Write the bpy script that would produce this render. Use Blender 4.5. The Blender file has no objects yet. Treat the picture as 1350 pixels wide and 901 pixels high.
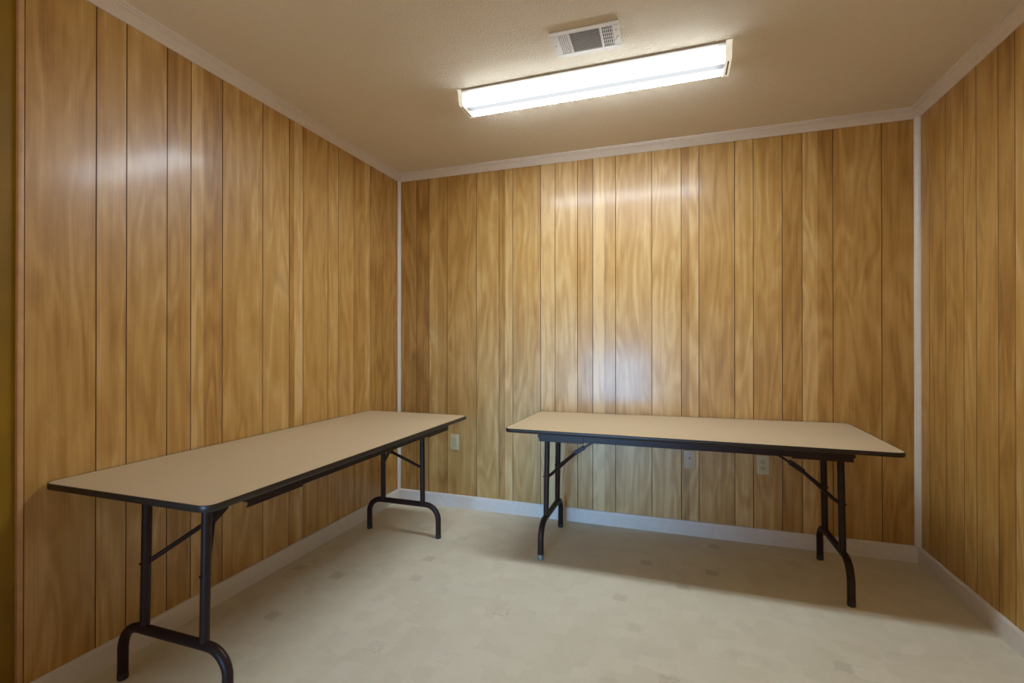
import bpy, bmesh, math, random
from mathutils import Vector, Matrix
random.seed(7)
scene = bpy.context.scene
C = scene.collection

# ------------------------------------------------------------------ dimensions
L, R, D = 2.0752, 1.3208, 3.3225        # left wall x=-L, right wall x=R, back wall y=D
REAR = -1.10                            # rear wall (behind the camera)
CEIL = 2.580
F = 631.28                              # focal length in pixels of a 1350 px wide frame
YAW = 0.3263
CAM = Vector((0, 0, 1.25))

def wall_x(px):                         # groove column seen in the photo -> x on the back wall
    X = (px - 675) / F; c, s = math.cos(YAW), math.sin(YAW)
    return D * (X * c - s) / (c + X * s)
def wall_y(px, x0):                     # groove column -> y on a side wall
    X = (px - 675) / F; c, s = math.cos(YAW), math.sin(YAW)
    return x0 * (c + X * s) / (X * c - s)

# ------------------------------------------------------------------ mesh helpers
def obj(name, bm, m, parent=None, smooth=False):
    me = bpy.data.meshes.new(name)
    bm.normal_update()
    bm.to_mesh(me); bm.free()
    if smooth:
        for p in me.polygons: p.use_smooth = True
    if m is not None:
        me.materials.append(m)
    o = bpy.data.objects.new(name, me); C.objects.link(o)
    if parent is not None: o.parent = parent
    return o
def auto(o, deg=35):                    # smooth shading that keeps hard edges
    me = o.data
    for p in me.polygons: p.use_smooth = True
    bm = bmesh.new(); bm.from_mesh(me)
    for e in bm.edges:
        if len(e.link_faces) == 2 and e.calc_face_angle(0) > math.radians(deg): e.smooth = False
    bm.to_mesh(me); bm.free()
    return o
def box(bm, lo, hi, bevel=0.0, seg=2):
    lo, hi = Vector(lo), Vector(hi)
    r = bmesh.ops.create_cube(bm, size=1.0)
    vs = r['verts']
    for v in vs:
        v.co = Vector(((lo.x + hi.x) / 2 + v.co.x * (hi.x - lo.x), (lo.y + hi.y) / 2 + v.co.y * (hi.y - lo.y), (lo.z + hi.z) / 2 + v.co.z * (hi.z - lo.z)))
    if bevel:
        es = {e for v in vs for e in v.link_edges}
        bmesh.ops.bevel(bm, geom=list(es), offset=bevel, segments=seg, profile=0.5, affect='EDGES')
def tube(bm, pts, r, n=16, caps=True):
    pts = [Vector(p) for p in pts]
    rings = []
    t0 = (pts[1] - pts[0]).normalized()
    up = Vector((0, 0, 1)) if abs(t0.z) < .9 else Vector((1, 0, 0))
    nrm = (up - t0 * up.dot(t0)).normalized()
    for i, p in enumerate(pts):
        if i == 0: t = t0
        elif i == len(pts) - 1: t = (pts[i] - pts[i - 1]).normalized()
        else: t = ((pts[i] - pts[i - 1]).normalized() + (pts[i + 1] - pts[i]).normalized()).normalized()
        nrm = (nrm - t * nrm.dot(t)).normalized()
        b = t.cross(nrm)
        rr = r[i] if isinstance(r, (list, tuple)) else r
        rings.append([bm.verts.new(p + (nrm * math.cos(2 * math.pi * k / n) + b * math.sin(2 * math.pi * k / n)) * rr) for k in range(n)])
    for a, b in zip(rings, rings[1:]):
        for k in range(n):
            bm.faces.new((a[k], a[(k + 1) % n], b[(k + 1) % n], b[k]))
    if caps:
        bm.faces.new(rings[0][::-1]); bm.faces.new(rings[-1])
def bar(bm, a, b, w, h, up=(0, 0, 1)):  # rectangular bar from a to b
    a, b = Vector(a), Vector(b); t = (b - a).normalized()
    s = t.cross(Vector(up)).normalized(); u = s.cross(t)
    q = [[bm.verts.new(p + s * (sx * w / 2) + u * (sy * h / 2)) for sx, sy in ((-1, -1), (1, -1), (1, 1), (-1, 1))] for p in (a, b)]
    for k in range(4): bm.faces.new((q[0][k], q[0][(k + 1) % 4], q[1][(k + 1) % 4], q[1][k]))
    bm.faces.new(q[0][::-1]); bm.faces.new(q[1])
def sweep(bm, prof, a, b, out, up=Vector((0, 0, 1))):   # 2-D profile (out, up) extruded from a to b
    a, b, out = Vector(a), Vector(b), Vector(out)
    q = [[bm.verts.new(p + out * u + up * v) for u, v in prof] for p in (a, b)]
    n = len(prof)
    for k in range(n): bm.faces.new((q[0][k], q[0][(k + 1) % n], q[1][(k + 1) % n], q[1][k]))
    bm.faces.new(q[0][::-1]); bm.faces.new(q[1])
    bmesh.ops.recalc_face_normals(bm, faces=bm.faces[:])
def rounded_rect(lx, ly, r, n=8):
    pts = []
    for cx, cy, a0 in ((lx - r, ly - r, 0), (-lx + r, ly - r, 90), (-lx + r, -ly + r, 180), (lx - r, -ly + r, 270)):
        for k in range(n + 1):
            a = math.radians(a0 + 90 * k / n)
            pts.append((cx + r * math.cos(a), cy + r * math.sin(a)))
    return pts

def empty(name, label, cat, loc=(0, 0, 0), rz=0, group=None):
    o = bpy.data.objects.new(name, None); C.objects.link(o)
    o.location = loc; o.rotation_euler = (0, 0, rz); o.empty_display_size = .1
    o['label'] = label; o['category'] = cat
    if group: o['group'] = group
    return o
def struct(o, label, cat):
    o['kind'] = 'structure'; o['label'] = label; o['category'] = cat
    return o
def copy_tree(o, parent=None):
    c = o.copy(); C.objects.link(c); c.parent = parent
    for ch in list(o.children): copy_tree(ch, c)
    return c

# ------------------------------------------------------------------ materials
def new_mat(name):
    m = bpy.data.materials.new(name); m.use_nodes = True
    nt = m.node_tree; b = nt.nodes['Principled BSDF']
    return m, nt, b
def N(nt, t, **kw):
    n = nt.nodes.new(t)
    for k, v in kw.items():
        if k in n.inputs: n.inputs[k].default_value = v
        else: setattr(n, k, v)
    return n
def math_node(nt, op, a, b=None, clamp=False):
    n = nt.nodes.new('ShaderNodeMath'); n.operation = op; n.use_clamp = clamp
    for i, v in enumerate((a, b)):
        if v is None: continue
        if isinstance(v, (int, float)): n.inputs[i].default_value = v
        else: nt.links.new(v, n.inputs[i])
    return n.outputs[0]
def mix_col(nt, fac, a, b, mode='MIX'):
    n = nt.nodes.new('ShaderNodeMix'); n.data_type = 'RGBA'; n.blend_type = mode
    for s, v in ((n.inputs[0], fac), (n.inputs[6], a), (n.inputs[7], b)):
        if isinstance(v, (int, float)): s.default_value = v
        elif isinstance(v, tuple): s.default_value = (*v, 1) if len(v) == 3 else v
        else: nt.links.new(v, s)
    return n.outputs[2]
def ramp(nt, fac, stops):
    n = nt.nodes.new('ShaderNodeValToRGB')
    e = n.color_ramp.elements
    while len(e) < len(stops): e.new(0.5)
    for i, (p, c) in enumerate(stops):
        e[i].position = p; e[i].color = (*c, 1) if len(c) == 3 else c
    nt.links.new(fac, n.inputs[0])
    return n.outputs[0]
def plain(name, col, rough=.5, noise=.04, scale=30, metallic=0, spec=.5, coat=0):
    m, nt, b = new_mat(name)
    tc = N(nt, 'ShaderNodeTexCoord')
    nz = N(nt, 'ShaderNodeTexNoise', Scale=scale, Detail=3.0)
    nt.links.new(tc.outputs['Object'], nz.inputs['Vector'])
    k = 1 - noise * 2
    c = ramp(nt, nz.outputs[0], [(.3, tuple(x * k for x in col)), (.7, tuple(min(1, x * (2 - k)) for x in col))])
    nt.links.new(c, b.inputs['Base Color'])
    b.inputs['Roughness'].default_value = rough; b.inputs['Metallic'].default_value = metallic
    b.inputs['Specular IOR Level'].default_value = spec; b.inputs['Coat Weight'].default_value = coat
    return m

def panel_material():
    m, nt, b = new_mat('printed wood-grain panelling')
    tc = N(nt, 'ShaderNodeTexCoord'); sp = N(nt, 'ShaderNodeSeparateXYZ')
    nt.links.new(tc.outputs['Object'], sp.inputs[0])
    at = N(nt, 'ShaderNodeAttribute', attribute_name='plank')
    ac = N(nt, 'ShaderNodeSeparateColor'); nt.links.new(at.outputs['Color'], ac.inputs[0])
    tone, seed, grv = ac.outputs[0], ac.outputs[1], ac.outputs[2]
    u = math_node(nt, 'ADD', sp.outputs[0], sp.outputs[1]); z = sp.outputs[2]
    def vec(su, sz, off):
        c = N(nt, 'ShaderNodeCombineXYZ')
        nt.links.new(math_node(nt, 'MULTIPLY', u, su), c.inputs[0])
        nt.links.new(math_node(nt, 'MULTIPLY', z, sz), c.inputs[1])
        nt.links.new(math_node(nt, 'MULTIPLY', seed, off), c.inputs[2])
        return c.outputs[0]
    def noise(v, det=3.0, rough=.5, dist=0.0):
        n = N(nt, 'ShaderNodeTexNoise', Scale=1.0, Detail=det, Roughness=rough, Distortion=dist)
        nt.links.new(v, n.inputs['Vector']); return n.outputs[0]
    n1 = noise(vec(7, .95, 57), 2.0, .45, .35)             # cathedral figure
    rings = math_node(nt, 'SINE', math_node(nt, 'MULTIPLY', n1, 46))
    rings = math_node(nt, 'MULTIPLY_ADD' if False else 'MULTIPLY', rings, .5)
    rings = math_node(nt, 'ADD', rings, .5)
    fine = noise(vec(210, 5.0, 31), 3.0, .6)               # pores
    mid = noise(vec(45, 1.1, 83), 2.0, .5)                 # long streaks
    blot = noise(vec(9, 2.6, 23), 3.0, .55, .5)            # darker clouds and knots
    f = math_node(nt, 'MULTIPLY', rings, .17)
    f = math_node(nt, 'ADD', f, math_node(nt, 'MULTIPLY', fine, .34))
    f = math_node(nt, 'ADD', f, math_node(nt, 'MULTIPLY', mid, .38))
    f = math_node(nt, 'ADD', f, math_node(nt, 'MULTIPLY', blot, .60))
    f = math_node(nt, 'ADD', f, math_node(nt, 'MULTIPLY', math_node(nt, 'SUBTRACT', tone, .5), .95))
    base = ramp(nt, f, PANEL_RAMP)
    kn = math_node(nt, 'GREATER_THAN', blot, .68)
    kn2 = math_node(nt, 'MULTIPLY', math_node(nt, 'MULTIPLY', math_node(nt, 'SUBTRACT', blot, .60, True), 6.0, True), .5)
    base = mix_col(nt, kn2, base, (.24, .105, .03))
    col = mix_col(nt, grv, base, (.085, .035, .010))
    nt.links.new(col, b.inputs['Base Color'])
    b.inputs['Roughness'].default_value = .42
    b.inputs['Specular IOR Level'].default_value = .5
    b.inputs['Coat Weight'].default_value = .26
    b.inputs['Coat Roughness'].default_value = .17
    bmp = N(nt, 'ShaderNodeBump', Strength=.05, Distance=.002)
    nt.links.new(math_node(nt, 'ADD', mid, math_node(nt, 'MULTIPLY', fine, .4)), bmp.inputs['Height'])
    nt.links.new(bmp.outputs[0], b.inputs['Normal'])
    return m
PANEL_RAMP = [(.36, (.230, .103, .018)), (.61, (.385, .198, .043)), (.82, (.480, .275, .074)), (1.0, (.61, .395, .155))]

def ceiling_material():
    m, nt, b = new_mat('popcorn ceiling')
    tc = N(nt, 'ShaderNodeTexCoord')
    n1 = N(nt, 'ShaderNodeTexNoise', Scale=140.0, Detail=3.0, Roughness=.6)
    v1 = N(nt, 'ShaderNodeTexVoronoi', Scale=190.0)
    n2 = N(nt, 'ShaderNodeTexNoise', Scale=1.2, Detail=2.0)
    for n in (n1, v1, n2): nt.links.new(tc.outputs['Object'], n.inputs['Vector'])
    h = math_node(nt, 'SUBTRACT', math_node(nt, 'MULTIPLY', n1.outputs[0], 1.6), v1.outputs['Distance'])
    bmp = N(nt, 'ShaderNodeBump', Strength=.5, Distance=.006)
    nt.links.new(h, bmp.inputs['Height']); nt.links.new(bmp.outputs[0], b.inputs['Normal'])
    c = ramp(nt, n2.outputs[0], [(.3, (.69, .60, .46)), (.7, (.74, .645, .505))])
    c = mix_col(nt, math_node(nt, 'MULTIPLY', math_node(nt, 'SUBTRACT', h, .55, True), .9, True), c, (.84, .77, .66))
    nt.links.new(c, b.inputs['Base Color'])
    b.inputs['Roughness'].default_value = .95; b.inputs['Specular IOR Level'].default_value = .1
    return m

def floor_material():
    m, nt, b = new_mat('beige sheet vinyl')
    tc = N(nt, 'ShaderNodeTexCoord')
    mp = N(nt, 'ShaderNodeMapping'); nt.links.new(tc.outputs['Object'], mp.inputs[0])
    mp.inputs['Rotation'].default_value = (0, 0, math.radians(3))
    # mosaic of pale rectangles
    v1 = N(nt, 'ShaderNodeTexVoronoi', Scale=13.0, Randomness=.55); v1.distance = 'CHEBYCHEV'
    v2 = N(nt, 'ShaderNodeTexVoronoi', Scale=5.2, Randomness=.7); v2.distance = 'CHEBYCHEV'
    n1 = N(nt, 'ShaderNodeTexNoise', Scale=26.0, Detail=4.0, Roughness=.6)
    n2 = N(nt, 'ShaderNodeTexNoise', Scale=1.6, Detail=2.0)
    n3 = N(nt, 'ShaderNodeTexNoise', Scale=60.0, Detail=3.0)
    for n in (v1, v2, n1, n2, n3): nt.links.new(mp.outputs[0], n.inputs['Vector'])
    s1 = N(nt, 'ShaderNodeSeparateColor'); nt.links.new(v1.outputs['Color'], s1.inputs[0])
    s2 = N(nt, 'ShaderNodeSeparateColor'); nt.links.new(v2.outputs['Color'], s2.inputs[0])
    f = math_node(nt, 'MULTIPLY', s1.outputs[0], .34)
    f = math_node(nt, 'ADD', f, math_node(nt, 'MULTIPLY', n1.outputs[0], .36))
    f = math_node(nt, 'ADD', f, math_node(nt, 'MULTIPLY', n2.outputs[0], .34))
    c = ramp(nt, f, [(.25, (.60, .56, .428)), (.55, (.647, .61, .474)), (.85, (.687, .655, .519))])
    # sparse darker square spots, some fainter than others
    d = math_node(nt, 'ADD', v2.outputs['Distance'], math_node(nt, 'MULTIPLY', math_node(nt, 'SUBTRACT', n3.outputs[0], .5), .22))
    e = math_node(nt, 'MULTIPLY', math_node(nt, 'SUBTRACT', .20, d), 14.0, True)
    on = math_node(nt, 'ADD', math_node(nt, 'MULTIPLY', s2.outputs[1], .55), .12)
    c = mix_col(nt, math_node(nt, 'MULTIPLY', e, on), c, (.40, .36, .265))
    nt.links.new(c, b.inputs['Base Color'])
    b.inputs['Roughness'].default_value = .55; b.inputs['Specular IOR Level'].default_value = .3
    bmp = N(nt, 'ShaderNodeBump', Strength=.08, Distance=.002)
    nt.links.new(n3.outputs[0], bmp.inputs['Height']); nt.links.new(bmp.outputs[0], b.inputs['Normal'])
    return m

def lens_material():
    # acrylic wrap lens lit by two tubes: bright along each tube, dimmer between them and at the ends
    m, nt, b = new_mat('lit acrylic lens')
    tc = N(nt, 'ShaderNodeTexCoord'); sp = N(nt, 'ShaderNodeSeparateXYZ')
    nt.links.new(tc.outputs['Object'], sp.inputs[0])
    y = math_node(nt, 'ABSOLUTE', math_node(nt, 'ADD', sp.outputs[1], LENS_MID))
    mid = math_node(nt, 'MULTIPLY', math_node(nt, 'SUBTRACT', y, .019), 1 / .018, True)
    mid = math_node(nt, 'MULTIPLY', mid, mid)
    x = math_node(nt, 'ABSOLUTE', sp.outputs[0])
    end = math_node(nt, 'MULTIPLY', math_node(nt, 'SUBTRACT', .645, x), 1 / .05, True)
    s = math_node(nt, 'MULTIPLY', math_node(nt, 'ADD', math_node(nt, 'MULTIPLY', mid, .990), .010), math_node(nt, 'ADD', math_node(nt, 'MULTIPLY', end, .75), .25))
    zz = math_node(nt, 'MULTIPLY', math_node(nt, 'SUBTRACT', -.050, sp.outputs[2]), 1 / .015, True)
    s = math_node(nt, 'MULTIPLY', s, math_node(nt, 'ADD', math_node(nt, 'MULTIPLY', zz, .96), .04))
    s = math_node(nt, 'MULTIPLY', s, LENS_POWER)
    b.inputs['Base Color'].default_value = (.12, .12, .12, 1); b.inputs['Roughness'].default_value = .3
    b.inputs['Emission Color'].default_value = (.86, .94, 1.0, 1)
    nt.links.new(s, b.inputs['Emission Strength'])
    return m
LENS_MID = .014
LENS_POWER = 70.0

M_PANEL = panel_material()
M_CEIL = ceiling_material()
M_FLOOR = floor_material()
M_TRIM = plain('white painted trim', (.66, .62, .56), .4, .02)
M_CROWN = plain('off-white crown moulding', (.62, .54, .46), .45, .02)
M_STRIP = plain('pale wood casing', (.50, .28, .12), .4, .06, 18)
M_OCHRE = plain('dark ochre door', (.20, .108, .004), .5, .10, 3, spec=.25)
M_TOP = plain('tan laminate', (.52, .405, .25), .42, .02, 120, spec=.4)
M_EDGE = plain('dark brown vinyl edge', (.022, .014, .009), .4, .05, 20, spec=.3)
M_STEEL = plain('dark brown enamelled steel', (.022, .0105, .0080), .4, .06, 12, spec=.18)
M_RUBBER = plain('black rubber', (.014, .013, .012), .6)
M_TAPE = plain('silver-grey tape', (.16, .18, .165), .45, .25, 70, metallic=.2)
M_ZINC = plain('zinc steel', (.35, .33, .30), .35, .05, metallic=.9)
M_IVORY = plain('ivory plastic', (.52, .43, .24), .4, .02)
M_IVORYD = plain('ivory plastic insert', (.44, .38, .19), .35, .02)
M_BEIGE = plain('beige plastic', (.44, .32, .19), .45, .03)
M_HOLE = plain('dark opening', (.02, .015, .01), .8)
M_CREAM = plain('cream plastic end cap', (.80, .76, .62), .4, .02)
M_CREAM.node_tree.nodes['Principled BSDF'].inputs['Emission Color'].default_value = (1, .95, .80, 1)
M_CREAM.node_tree.nodes['Principled BSDF'].inputs['Emission Strength'].default_value = .42  # glow put into the caps, standing in for tube light shining through
M_WHITE = plain('white enamelled steel', (.60, .56, .50), .4, .02)
M_TAUPE = plain('taupe damper louvre', (.24, .19, .13), .5, .04)
M_DUCT = plain('dark duct', (.035, .03, .025), .9)
M_LENS = lens_material()

# ------------------------------------------------------------------ room shell
def plank_wall(name, conv, spans, out, label):
    """spans: (start, end, tone, groove_at_start) along the wall; conv(u, d, z) -> point, d = distance into the room"""
    bm = bmesh.new(); lay = bm.loops.layers.float_color.new('plank')
    g = .0021; dep = .003
    rnd = random.Random(name)
    def quad(u0, d0, u1, d1, c):
        vs = [bm.verts.new(conv(u, d, z)) for u, d, z in ((u0, d0, 0), (u1, d1, 0), (u1, d1, CEIL), (u0, d0, CEIL))]
        f = bm.faces.new(vs)
        for l in f.loops: l[lay] = c
        f.normal_update()
        if f.normal.dot(Vector(out)) < 0: f.normal_flip()
    sd = rnd.random()
    for i, (a, b_, tone, gr) in enumerate(spans):
        if gr: sd = rnd.random()
        nxt = spans[i + 1][3] if i + 1 < len(spans) else True
        a2 = a + (g if gr else 0); b2 = b_ - (g if nxt else 0)
        quad(a2, 0, b2, 0, (tone, sd, 0, 1))
        if gr: quad(a, -dep, a2, 0, (tone, sd, 1, 1))
        if nxt: quad(b2, 0, b_, -dep, (tone, sd, 1, 1))
    u0, u1 = spans[0][0], spans[-1][1]
    q = [conv(u, -.06, z) for u, z in ((u0, 0), (u1, 0), (u1, CEIL), (u0, CEIL))]
    f = bm.faces.new([bm.verts.new(p) for p in q])
    for l in f.loops: l[lay] = (.5, 0, 0, 1)
    return struct(obj(name, bm, M_PANEL), label, 'wall')

def spans_from(px, tones, conv):
    out = []
    for (a, gr), b, t in zip(px[:-1], px[1:], tones): out.append((conv(a), conv(b[0]), t, gr))
    return out
# photo columns: (pixel, groove?) and the tone of the strip that starts there
back_cols = [(520, True, .33), (549.7, True, .25), (565.6, True, .55), (577, False, .35), (589.8, True, .42), (628.2, True, .52),
             (658, True, .30), (666, False, .66), (676.1, True, .50), (712.8, True, .72), (732, True, .62), (761.6, True, .48), (781.6, True, .78), (797, False, .45),
             (811.7, True, .58), (859.3, True, .64), (898.2, True, .38), (909, False, .68), (921.6, True, .46), (968.7, True, .60), (993.2, True, .50), (1031.4, True, .40),
             (1057.6, True, .66), (1078, False, .42), (1098.3, True, .46), (1162.7, True, .38), (1217, True, .4)]
spans = spans_from([(p, g) for p, g, t in back_cols], [t for p, g, t in back_cols], wall_x)
spans[0] = (-L - .06, *spans[0][1:]); spans[-1] = (spans[-1][0], R + .06, *spans[-1][2:])
plank_wall('wall_back', lambda u, d, z: Vector((u, D - d, z)), spans, (0, -1, 0), 'wood-grain panelled back wall between the two white corner strips')

left_cols = [(31.5, True, .46), (126.5, True, .52), (166.5, True, .50), (220, True, .40), (251.5, True, .72), (259, False, .62), (268, False, .34), (293.2, True, .48),
             (346.3, True, .56), (381.2, True, .34), (388, False, .68), (399.4, True, .46), (432.3, True, .54), (446.2, True, .50), (466.7, True, .42),
             (481, False, .62), (488, True, .36), (505, True, .38), (523, True, .38), (530, True, .38)]
spans = spans_from([(p, g) for p, g, t in left_cols], [t for p, g, t in left_cols], lambda p: wall_y(p, -L))
DOOR_Y = spans[0][0]
spans[-1] = (spans[-1][0], D + .06, *spans[-1][2:])
plank_wall('wall_left', lambda u, d, z: Vector((-L + d, u, z)), spans, (1, 0, 0), 'wood-grain panelled left wall behind the long folding table')

right_cols = [(1214, True, .42), (1225.5, True, .38), (1247, False, .44), (1270.9, True, .50), (1287.5, True, .46), (1316.5, True, .32), (1338.8, True, .60), (1362, True, .45)]
sp = spans_from([(p, g) for p, g, t in right_cols], [t for p, g, t in right_cols], lambda p: wall_y(p, R))
y = sp[-1][1]; rr = random.Random(5); k = 0
ws = [.16, .10, .21, .13, .30, .12, .18, .09]
while y > REAR:
    y2 = max(REAR - .01, y - ws[k % 8]); sp.append((y, y2, rr.uniform(.35, .65), True)); y = y2; k += 1
sp[0] = (D + .06, *sp[0][1:])
spans = [(b, a, t, True) for a, b, t, g in sp][::-1]
plank_wall('wall_right', lambda u, d, z: Vector((R - d, u, z)), spans, (-1, 0, 0), 'wood-grain panelled right wall running out of the frame')

# rear wall behind the camera with the open doorway that lets the daylight in
DX0, DX1, DH = -1.37, -.37, 2.03
bm = bmesh.new()
box(bm, (-L - .5, REAR - .1, 0), (DX0, REAR, CEIL)); box(bm, (DX1, REAR - .1, 0), (R + .06, REAR, CEIL)); box(bm, (DX0, REAR - .1, DH), (DX1, REAR, CEIL))
struct(obj('wall_front', bm, M_STRIP), 'plain wall behind the camera with an open doorway', 'wall')

bm = bmesh.new(); box(bm, (-L - .5, REAR - .3, -.05), (R + .1, D + .1, 0))
struct(obj('floor', bm, M_FLOOR), 'beige sheet vinyl floor with faint darker square spots', 'floor')
bm = bmesh.new(); box(bm, (-L - .5, REAR - .1, CEIL), (R + .1, D + .1, CEIL + .05))
struct(obj('ceiling', bm, M_CEIL), 'tan popcorn-textured ceiling', 'ceiling')

# recessed ochre door and its pale casing at the near end of the left wall
XD = -L - .010
bm = bmesh.new(); box(bm, (XD - .04, REAR, .0), (XD, DOOR_Y - .006, CEIL), .002)
door = struct(obj('door_1', bm, M_OCHRE), 'dark ochre door surface at the left edge, beyond the pale casing', 'door')
bm = bmesh.new()
cy0 = wall_y(23.5, -L + .004)
box(bm, (-L - .012, cy0, 0), (-L + .004, DOOR_Y - .0015, CEIL - .001), .002, 3)
struct(auto(obj('trim_1', bm, M_STRIP)), 'narrow pale wood casing strip at the near end of the left wall', 'trim')

# baseboards
BH = .094
bp = [(0, 0), (.013, 0), (.013, BH - .012), (.010, BH - .004), (.005, BH), (0, BH)]
bm = bmesh.new(); sweep(bm, bp, (-L, D, 0), (R, D, 0), (0, -1, 0)); struct(obj('baseboard_back', bm, M_TRIM), 'off-white baseboard along the back wall, bluish in the daylight', 'baseboard')
bm = bmesh.new(); sweep(bm, bp, (-L, DOOR_Y + .002, 0), (-L, D - .0131, 0), (1, 0, 0)); struct(obj('baseboard_left', bm, M_TRIM), 'off-white baseboard along the left wall behind the long table', 'baseboard')
bm = bmesh.new(); sweep(bm, bp, (R, REAR, 0), (R, D - .0131, 0), (-1, 0, 0)); struct(obj('baseboard_right', bm, M_TRIM), 'off-white baseboard along the right wall', 'baseboard')

# crown mouldings: stepped cove
cp = [(0, 0), (0, -.052), (.006, -.052), (.009, -.047), (.010, -.043), (.016, -.038), (.024, -.026), (.034, -.017), (.040, -.015), (.043, -.009), (.049, -.008), (.051, 0)]
for nm, a, b_, o_, lb in (('trim_2', (-L, D, CEIL), (R, D, CEIL), (0, -1, 0), 'off-white crown moulding along the top of the back wall'),
                          ('trim_3', (-L, REAR, CEIL), (-L, D, CEIL), (1, 0, 0), 'off-white crown moulding along the top of the left wall'),
                          ('trim_4', (R, REAR, CEIL), (R, D, CEIL), (-1, 0, 0), 'off-white crown moulding along the top of the right wall')):
    bm = bmesh.new(); sweep(bm, cp, a, b_, o_)
    struct(auto(obj(nm, bm, M_CROWN), 40), lb, 'crown moulding')
# corner strips
for nm, x, sx, r, lb in (('trim_5', -L, 1, .019, 'thin white vertical corner strip between left and back walls'),
                         ('trim_6', R, -1, .024, 'thin white vertical corner strip between back and right walls')):
    bm = bmesh.new()
    pr = [(0, 0)] + [(r * math.cos(math.pi / 2 * k / 6), r * math.sin(math.pi / 2 * k / 6)) for k in range(7)]
    q = [[bm.verts.new((x + sx * u, D - v, z)) for u, v in pr] for z in (BH, CEIL - .05)]
    n = len(pr)
    for k in range(n): bm.faces.new((q[0][k], q[0][(k + 1) % n], q[1][(k + 1) % n], q[1][k]))
    bm.faces.new(q[0][::-1]); bm.faces.new(q[1])
    bmesh.ops.recalc_face_normals(bm, faces=bm.faces[:])
    struct(auto(obj(nm, bm, M_TRIM)), lb, 'corner trim')

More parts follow.
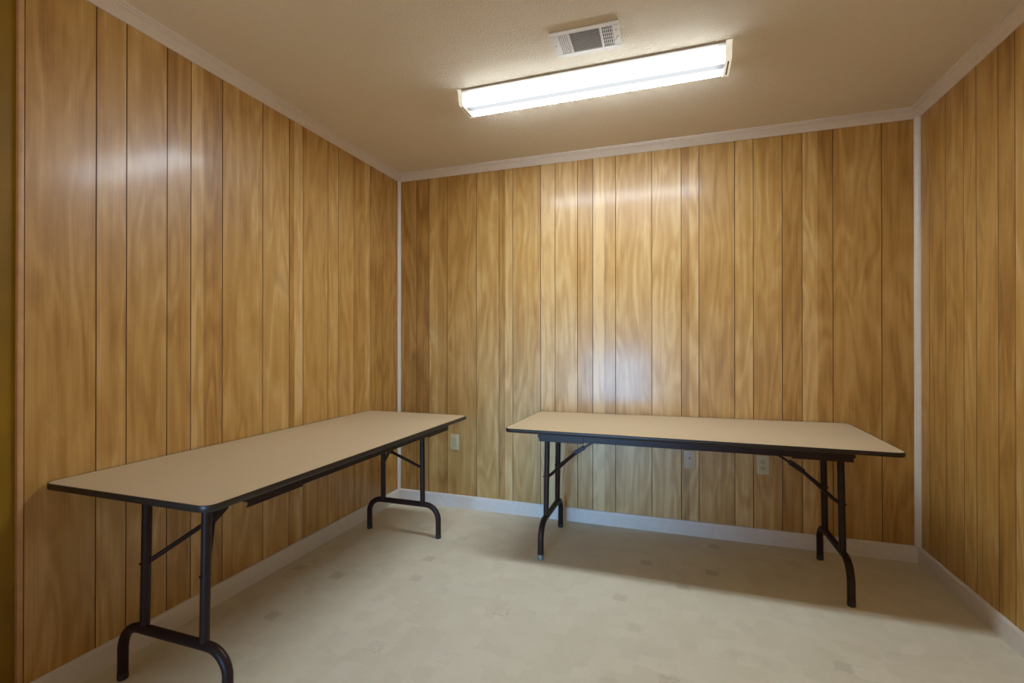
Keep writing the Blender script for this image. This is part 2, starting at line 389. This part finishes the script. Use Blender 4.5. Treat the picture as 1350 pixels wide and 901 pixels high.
# ------------------------------------------------------------------ folding tables
TL, TW, TH, TT = 1.885, .770, .765, .020
FX = .7625; FY = .2575; PY = .147; LEAN = .012
def tilt(v): return 0.0
def make_table(label):
    root = empty('folding_table', label, 'table', group='tan folding tables')
    # top: laminate sheet with rounded corners
    pts = rounded_rect(TL / 2 - .004, TW / 2 - .004, .036)
    NX, NY = 1, 1
    bm = bmesh.new()
    a = [bm.verts.new((x, y, TH - TT)) for x, y in pts]; c = [bm.verts.new((x, y, TH)) for x, y in pts]
    n = len(pts)
    for k in range(n): bm.faces.new((a[k], a[(k + 1) % n], c[(k + 1) % n], c[k]))
    bm.faces.new(a[::-1]); bm.faces.new(c)
    top = auto(obj('tabletop', bm, M_TOP, root))
    bm = bmesh.new()
    outer = rounded_rect(TL / 2, TW / 2, .040); inner = rounded_rect(TL / 2 - .0045, TW / 2 - .0045, .0355)
    prof = [(inner, TH + .0006), (rounded_rect(TL / 2 - .0015, TW / 2 - .0015, .0385), TH + .0006), (outer, TH - .003), (outer, TH - TT + .002), (rounded_rect(TL / 2 - .002, TW / 2 - .002, .038), TH - TT - .0008), (inner, TH - TT - .0008)]
    rings = [[bm.verts.new((x, y, z)) for x, y in p] for p, z in prof]
    for i in range(len(rings)):
        r0, r1 = rings[i], rings[(i + 1) % len(rings)]
        for k in range(n): bm.faces.new((r0[k], r0[(k + 1) % n], r1[(k + 1) % n], r1[k]))
    bmesh.ops.recalc_face_normals(bm, faces=bm.faces[:])
    auto(obj('edge_band', bm, M_EDGE, top), 50)
    # long steel rails under both long sides (L section, ends turned up)
    zt = TH - TT - .001
    for s in (-1, 1):
        bm = bmesh.new()
        yo = s * (TW / 2 - .052); yi = s * (TW / 2 - .082)
        for a, b_, h in ((-.752, -.50, .047), (-.50, .50, .040), (.50, .752, .047)):
            box(bm, (a, min(yo, yo - s * .003), zt - h), (b_, max(yo, yo - s * .003), zt), .001, 1)
            box(bm, (a, min(yo, yo - s * .012), zt - h), (b_, max(yo, yo - s * .012), zt - h + .003), .001, 1)
        box(bm, (-.752, min(yo, yi), zt - .004), (.752, max(yo, yi), zt), .001, 1)
        obj('side_rail', bm, M_STEEL, root)
    for e in (-1, 1):
        xt = e * (FX - LEAN); xb = e * (FX - .003)
        zc = .205
        # pivot rod that joins the leg pair to both rails
        bm = bmesh.new(); tube(bm, [(xt, -(TW / 2 - .056), zt - .019), (xt, TW / 2 - .056, zt - .019)], .0105)
        auto(obj('pivot_rod', bm, M_STEEL, root))
        for s in (-1, 1):
            bm = bmesh.new(); tube(bm, [(xt, s * PY, zt - .010), (xb, s * PY, zc)], .0162, 20)
            lg = auto(obj('leg', bm, M_STEEL, root))
            bm = bmesh.new()
            tube(bm, [(xb - e * .0175, s * PY, .447), (xb + e * .0175, s * PY, .447)], .005, 10)
            tube(bm, [(xb - e * .006, s * PY - s * .019, .447), (xb - e * .006, s * PY + s * .0175, .447)], .005, 10)
            auto(obj('rivet', bm, M_STEEL, lg))
        # bent foot bar: one tube down to both feet
        rb = .088; ff = FY - 0
        path = [(xb + e * .004, -ff, .012), (xb + e * .003, -ff, zc - rb)]
        for k in range(1, 9):
            t = math.pi / 2 * k / 8; path.append((xb + e * .002, -ff + rb - rb * math.cos(t), zc - rb + rb * math.sin(t)))
        path += [(x, -y, z) for x, y, z in path[::-1]]
        bm = bmesh.new(); tube(bm, path, .0175, 20)
        fb = auto(obj('foot_bar', bm, M_STEEL, root))
        for s in (-1, 1):
            bm = bmesh.new(); xx = xb + e * .004
            tube(bm, [(xx, s * ff, .0), (xx, s * ff, .004), (xx, s * ff, .022), (xx, s * ff, .024)], [.0165, .0182, .0181, .0174], 20)
            auto(obj('foot_cap', bm, M_RUBBER, fb))
        # folding brace: two arms from the legs meet under the top, one strut goes on to the underside
        jx, jz = e * (FX - .155), .572
        bm = bmesh.new()
        for s in (-1, 1):
            tube(bm, [(xb - e * .008, s * (PY - .006), .447), (xb - e * .03, s * (PY - .022), .462), (jx + e * .008, s * .010, jz - .008), (jx - e * .02, s * .008, jz + .010)], .0092, 12)
        br = auto(obj('brace', bm, M_STEEL, root))
        sx, sz = e * (FX - .40), zt - .012
        bm = bmesh.new(); bar(bm, (jx + e * .002, 0, jz), (sx, 0, sz), .023, .012)
        box(bm, (min(sx - .02, sx + .02), -.022, zt - .010), (max(sx - .02, sx + .02), .022, zt), .001, 1)
        obj('strut', bm, M_STEEL, br)
        dx, dz = (sx - jx), (sz - jz); ln = math.hypot(dx, dz); dx /= ln; dz /= ln
        bm = bmesh.new(); bar(bm, (jx - dx * .018, 0, jz - dz * .018), (jx + dx * .062, 0, jz + dz * .066), .034, .026)
        bmesh.ops.bevel(bm, geom=bm.edges[:], offset=.003, segments=2, affect='EDGES')
        obj('lock_sleeve', bm, M_STEEL, br)
    return root
t1 = make_table('long tan folding table against the left wall, nearest the camera')
t1.location = (-L + .0035 + TW / 2, 1.990, 0); t1.rotation_euler.z = math.pi / 2
t2 = copy_tree(t1)
t2.rotation_euler.z = 0; t2.location = (.033, D - .0075 - TW / 2, 0)
t2['label'] = 'tan folding table against the back wall below the ceiling light'
# the back-wall table's top is slightly warped; one foot is wrapped in silver tape
def warp(o):
    o.data = o.data.copy()
    for v in o.data.vertices:
        fx, fy = (v.co.x + TL / 2) / TL, (v.co.y + TW / 2) / TW
        v.co.z += .002 * (1 - fx) * (1 - fy) - .001 * fx * (1 - fy) - .004 * (1 - fx) * fy + .010 * fx * fy
for ch in t2.children:
    if ch.name.startswith('tabletop'):
        warp(ch)
        for g in ch.children: warp(g)
    if ch.name.startswith('foot_bar') and ch.data.vertices[0].co.x < 0:
        for g in ch.children:
            if g.data.vertices[0].co.y < 0:
                g.data = g.data.copy(); g.data.materials[0] = M_TAPE
                for v in g.data.vertices: v.co.z *= 1.25
                g['label'] = 'silver-grey taped foot cap'

# ------------------------------------------------------------------ ceiling light
FXC, FYC = -.42, 2.392
fx = empty('ceiling_light', 'lit white two-tube fluorescent wrap fixture on the ceiling', 'ceiling light', (FXC, FYC, CEIL))
HL = .638
def prof_solid(prof, x0, x1):
    bm = bmesh.new()
    q = [[bm.verts.new((x, y, z)) for y, z in prof] for x in (x0, x1)]
    n = len(prof)
    for k in range(n): bm.faces.new((q[0][k], q[0][(k + 1) % n], q[1][(k + 1) % n], q[1][k]))
    bm.faces.new(q[0][::-1]); bm.faces.new(q[1])
    bmesh.ops.recalc_face_normals(bm, faces=bm.faces[:])
    return bm
W2 = .102
obj('housing', prof_solid([(-W2 + .004, -.001), (-W2, -.010), (W2, -.010), (W2 - .004, -.001)], -HL, HL), M_WHITE, fx)
def lens_prof(o=0.0, top=-.010):
    w, b2, z = W2 - .018 + o, .070 + o, -.066 - o
    pts = [(-w, top), (-w + .001, -.030)]
    for k in range(5):
        t = k / 4; pts.append((-w + .003 + (w - b2 - .003) * t ** 1.6, -.034 + (z + .034) * (1 - (1 - t) ** 1.6)))
    return pts + [(-y, zz) for y, zz in pts[::-1]]
ln = auto(obj('lens', prof_solid(lens_prof(), -HL + .001, HL - .001), M_LENS, fx), 50)
for s in (-1, 1):
    x0, x1 = (HL, HL + .026) if s > 0 else (-HL - .022, -HL)
    ec = auto(obj('end_cap', prof_solid([(-W2 - .002, -.001)] + lens_prof(.004, -.011) + [(W2 + .002, -.001)], x0, x1), M_CREAM, fx), 50)
    xo = s * (HL + .014)
    bm = bmesh.new(); box(bm, (xo - .004, -.058, -.0712), (xo + .004, .058, -.069), .0005, 1)
    obj('slot', bm, M_TAUPE, ec)

# ------------------------------------------------------------------ ceiling vent
VX, VY = -.364, 2.086
vt = empty('ceiling_vent', 'white three-way air register in the ceiling beside the fluorescent light', 'air vent', (VX, VY, CEIL), math.radians(1.0))
vw, vh = .146, .094
bm = bmesh.new()
ix, iy = .118, .068
for lo, hi in (((-vw, -vh, -.007), (vw, -iy, -.0005)), ((-vw, iy, -.007), (vw, vh, -.0005)), ((-vw, -iy, -.007), (-ix, iy, -.0005)), ((ix, -iy, -.007), (vw, iy, -.0005))):
    box(bm, lo, hi, .0015, 1)
for x in (-.068, .068): box(bm, (x - .004, -iy - .001, -.008), (x + .004, iy + .001, -.0005), .001, 1)
obj('frame', bm, M_WHITE, vt)
bm = bmesh.new(); box(bm, (-ix - .003, -iy - .003, -.0012), (ix + .003, iy + .003, -.0004)); obj('duct_opening', bm, M_DUCT, vt)
bm = bmesh.new()
for k in range(16):
    y = -iy + .0045 + k * .009
    bar(bm, (-.0635, y, -.0045), (.0635, y, -.0045), .0098, .0008, up=(0, -.35, 1))
obj('louver_bank', bm, M_TAUPE, vt)
bm = bmesh.new()
for k in range(6):
    x = -ix + .004 + k * .0082
    bar(bm, (x, -iy, -.0045), (x, iy, -.0045), .0058, .0009, up=(-.5, 0, 1))
obj('louver_bank', bm, M_WHITE, vt)
bm = bmesh.new()
for k in range(6):
    x = ix - .004 - k * .0082
    bar(bm, (x, -iy, -.0045), (x, iy, -.0045), .0030, .0009, up=(-.2, 0, 1))
for k in range(5):
    y = -iy + .024 + k * .024
    bar(bm, (.073, y, -.003), (ix, y, -.003), .003, .0008)
obj('louver_bank', bm, M_WHITE, vt)
for x, y in ((-.133, 0), (.133, -.036), (.136, .012)):
    bm = bmesh.new(); tube(bm, [(x, y, -.0068), (x, y, -.0085)], .0042, 10); obj('screw', bm, M_ZINC, vt)
bm = bmesh.new(); bar(bm, (.124, .030, -.0085), (.140, .008, -.0085), .003, .003); obj('damper_lever', bm, M_WHITE, vt)

# ------------------------------------------------------------------ outlets on the back wall
def plate(name, label, cat, x, z, m):
    r = empty(name, label, cat, (x, D, z))
    bm = bmesh.new(); box(bm, (-.036, -.006, -.060), (.036, -.0003, .060), .0035, 3)
    auto(obj('face_plate', bm, m, r)); return r
def screw(r, x, z, m):
    bm = bmesh.new(); tube(bm, [(x, -.0055, z), (x, -.0072, z)], .0034, 10); obj('screw', bm, m, r)
def receptacle(r, m):
    for s in (-1, 1):
        pts = [(math.cos(t) * .0172, max(-.0125, min(.0125, math.sin(t) * .0172))) for t in [2 * math.pi * k / 28 for k in range(28)]]
        bm = bmesh.new()
        q = [[bm.verts.new((u, y, s * .0195 + v)) for u, v in pts] for y in (-.005, -.0078)]
        for k in range(28): bm.faces.new((q[0][k], q[0][(k + 1) % 28], q[1][(k + 1) % 28], q[1][k]))
        bm.faces.new(q[1]); bmesh.ops.recalc_face_normals(bm, faces=bm.faces[:])
        f = obj('receptacle', bm, m, r)
        bm = bmesh.new()
        for x, h in ((-.0065, .0045), (.0065, .0036)): box(bm, (x - .0012, -.0081, s * .0195 + .002 - h), (x + .0012, -.0077, s * .0195 + .002 + h))
        tube(bm, [(0, -.0077, s * .0195 - .0085), (0, -.0081, s * .0195 - .0085)], .0024, 8)
        obj('slots', bm, M_HOLE, f)
o1 = plate('outlet', "ivory wall plate on the back wall past the left table's far end", 'wall outlet', -1.585, .493, M_IVORY)
bm = bmesh.new(); box(bm, (-.0165, -.0085, -.033), (.0165, -.005, .033), .0015, 2); obj('insert', bm, M_IVORYD, o1)
for z in (-.048, .048): screw(o1, 0, z, M_IVORYD)
o2 = plate('jack_plate', 'beige wall plate with one dark hole, below the middle of the back table', 'wall jack', .095, .490, M_BEIGE)
bm = bmesh.new(); tube(bm, [(0, -.0055, .010), (0, -.0085, .010)], .0085, 14); obj('jack', bm, M_BEIGE, o2)
bm = bmesh.new(); tube(bm, [(0, -.0082, .010), (0, -.0089, .010)], .0048, 12); obj('hole', bm, M_HOLE, o2)
for z in (-.042, .042): screw(o2, 0, z, M_BEIGE)
o3 = plate('outlet', 'ivory duplex power outlet low on the back wall, right of the beige jack plate', 'wall outlet', .522, .490, M_IVORY)
receptacle(o3, M_IVORYD); screw(o3, 0, 0, M_ZINC)

# ------------------------------------------------------------------ light
def area(name, loc, rot, sx, sy, power, col, spread=180):
    l = bpy.data.lights.new(name, 'AREA'); l.shape = 'RECTANGLE'; l.size = sx; l.size_y = sy; l.energy = power; l.color = col
    l.spread = math.radians(spread)
    o = bpy.data.objects.new(name, l); o.location = loc; o.rotation_euler = rot; C.objects.link(o)
    return o
# daylight coming through the doorway behind the camera
area('daylight_doorway', ((DX0 + DX1) / 2, REAR - .05, .56), (math.radians(90), 0, 0), 1.0, 1.1, 6.0, (.25, .56, 1.0), 38)
# added fill lamp behind the camera, tilted up to brighten the ceiling
area('fill_light', (-.2, REAR + .6, 1.2), (math.radians(150), 0, 0), 3.0, 1.2, 13, (1.0, .88, .72), 180)
w = bpy.data.worlds.new('world'); scene.world = w; w.use_nodes = True
w.node_tree.nodes['Background'].inputs[0].default_value = (.75, .85, 1, 1); w.node_tree.nodes['Background'].inputs[1].default_value = .4

# ------------------------------------------------------------------ camera
cam = bpy.data.cameras.new('camera'); co = bpy.data.objects.new('camera', cam); C.objects.link(co)
cam.sensor_width = 36; cam.sensor_fit = 'HORIZONTAL'; cam.lens = F / 1350 * 36; cam.clip_start = .02
co.location = CAM; co.rotation_euler = (math.pi / 2 + .0027, 0, YAW)
scene.camera = co
scene.view_settings.view_transform = 'Standard'
scene.view_settings.look = 'None'
scene.view_settings.exposure = 0.25
scene.view_settings.gamma = 1.12
try:
    scene.cycles.use_denoising = True
    scene.cycles.max_bounces = 10; scene.cycles.diffuse_bounces = 7
    scene.cycles.sample_clamp_indirect = 4
except Exception: pass
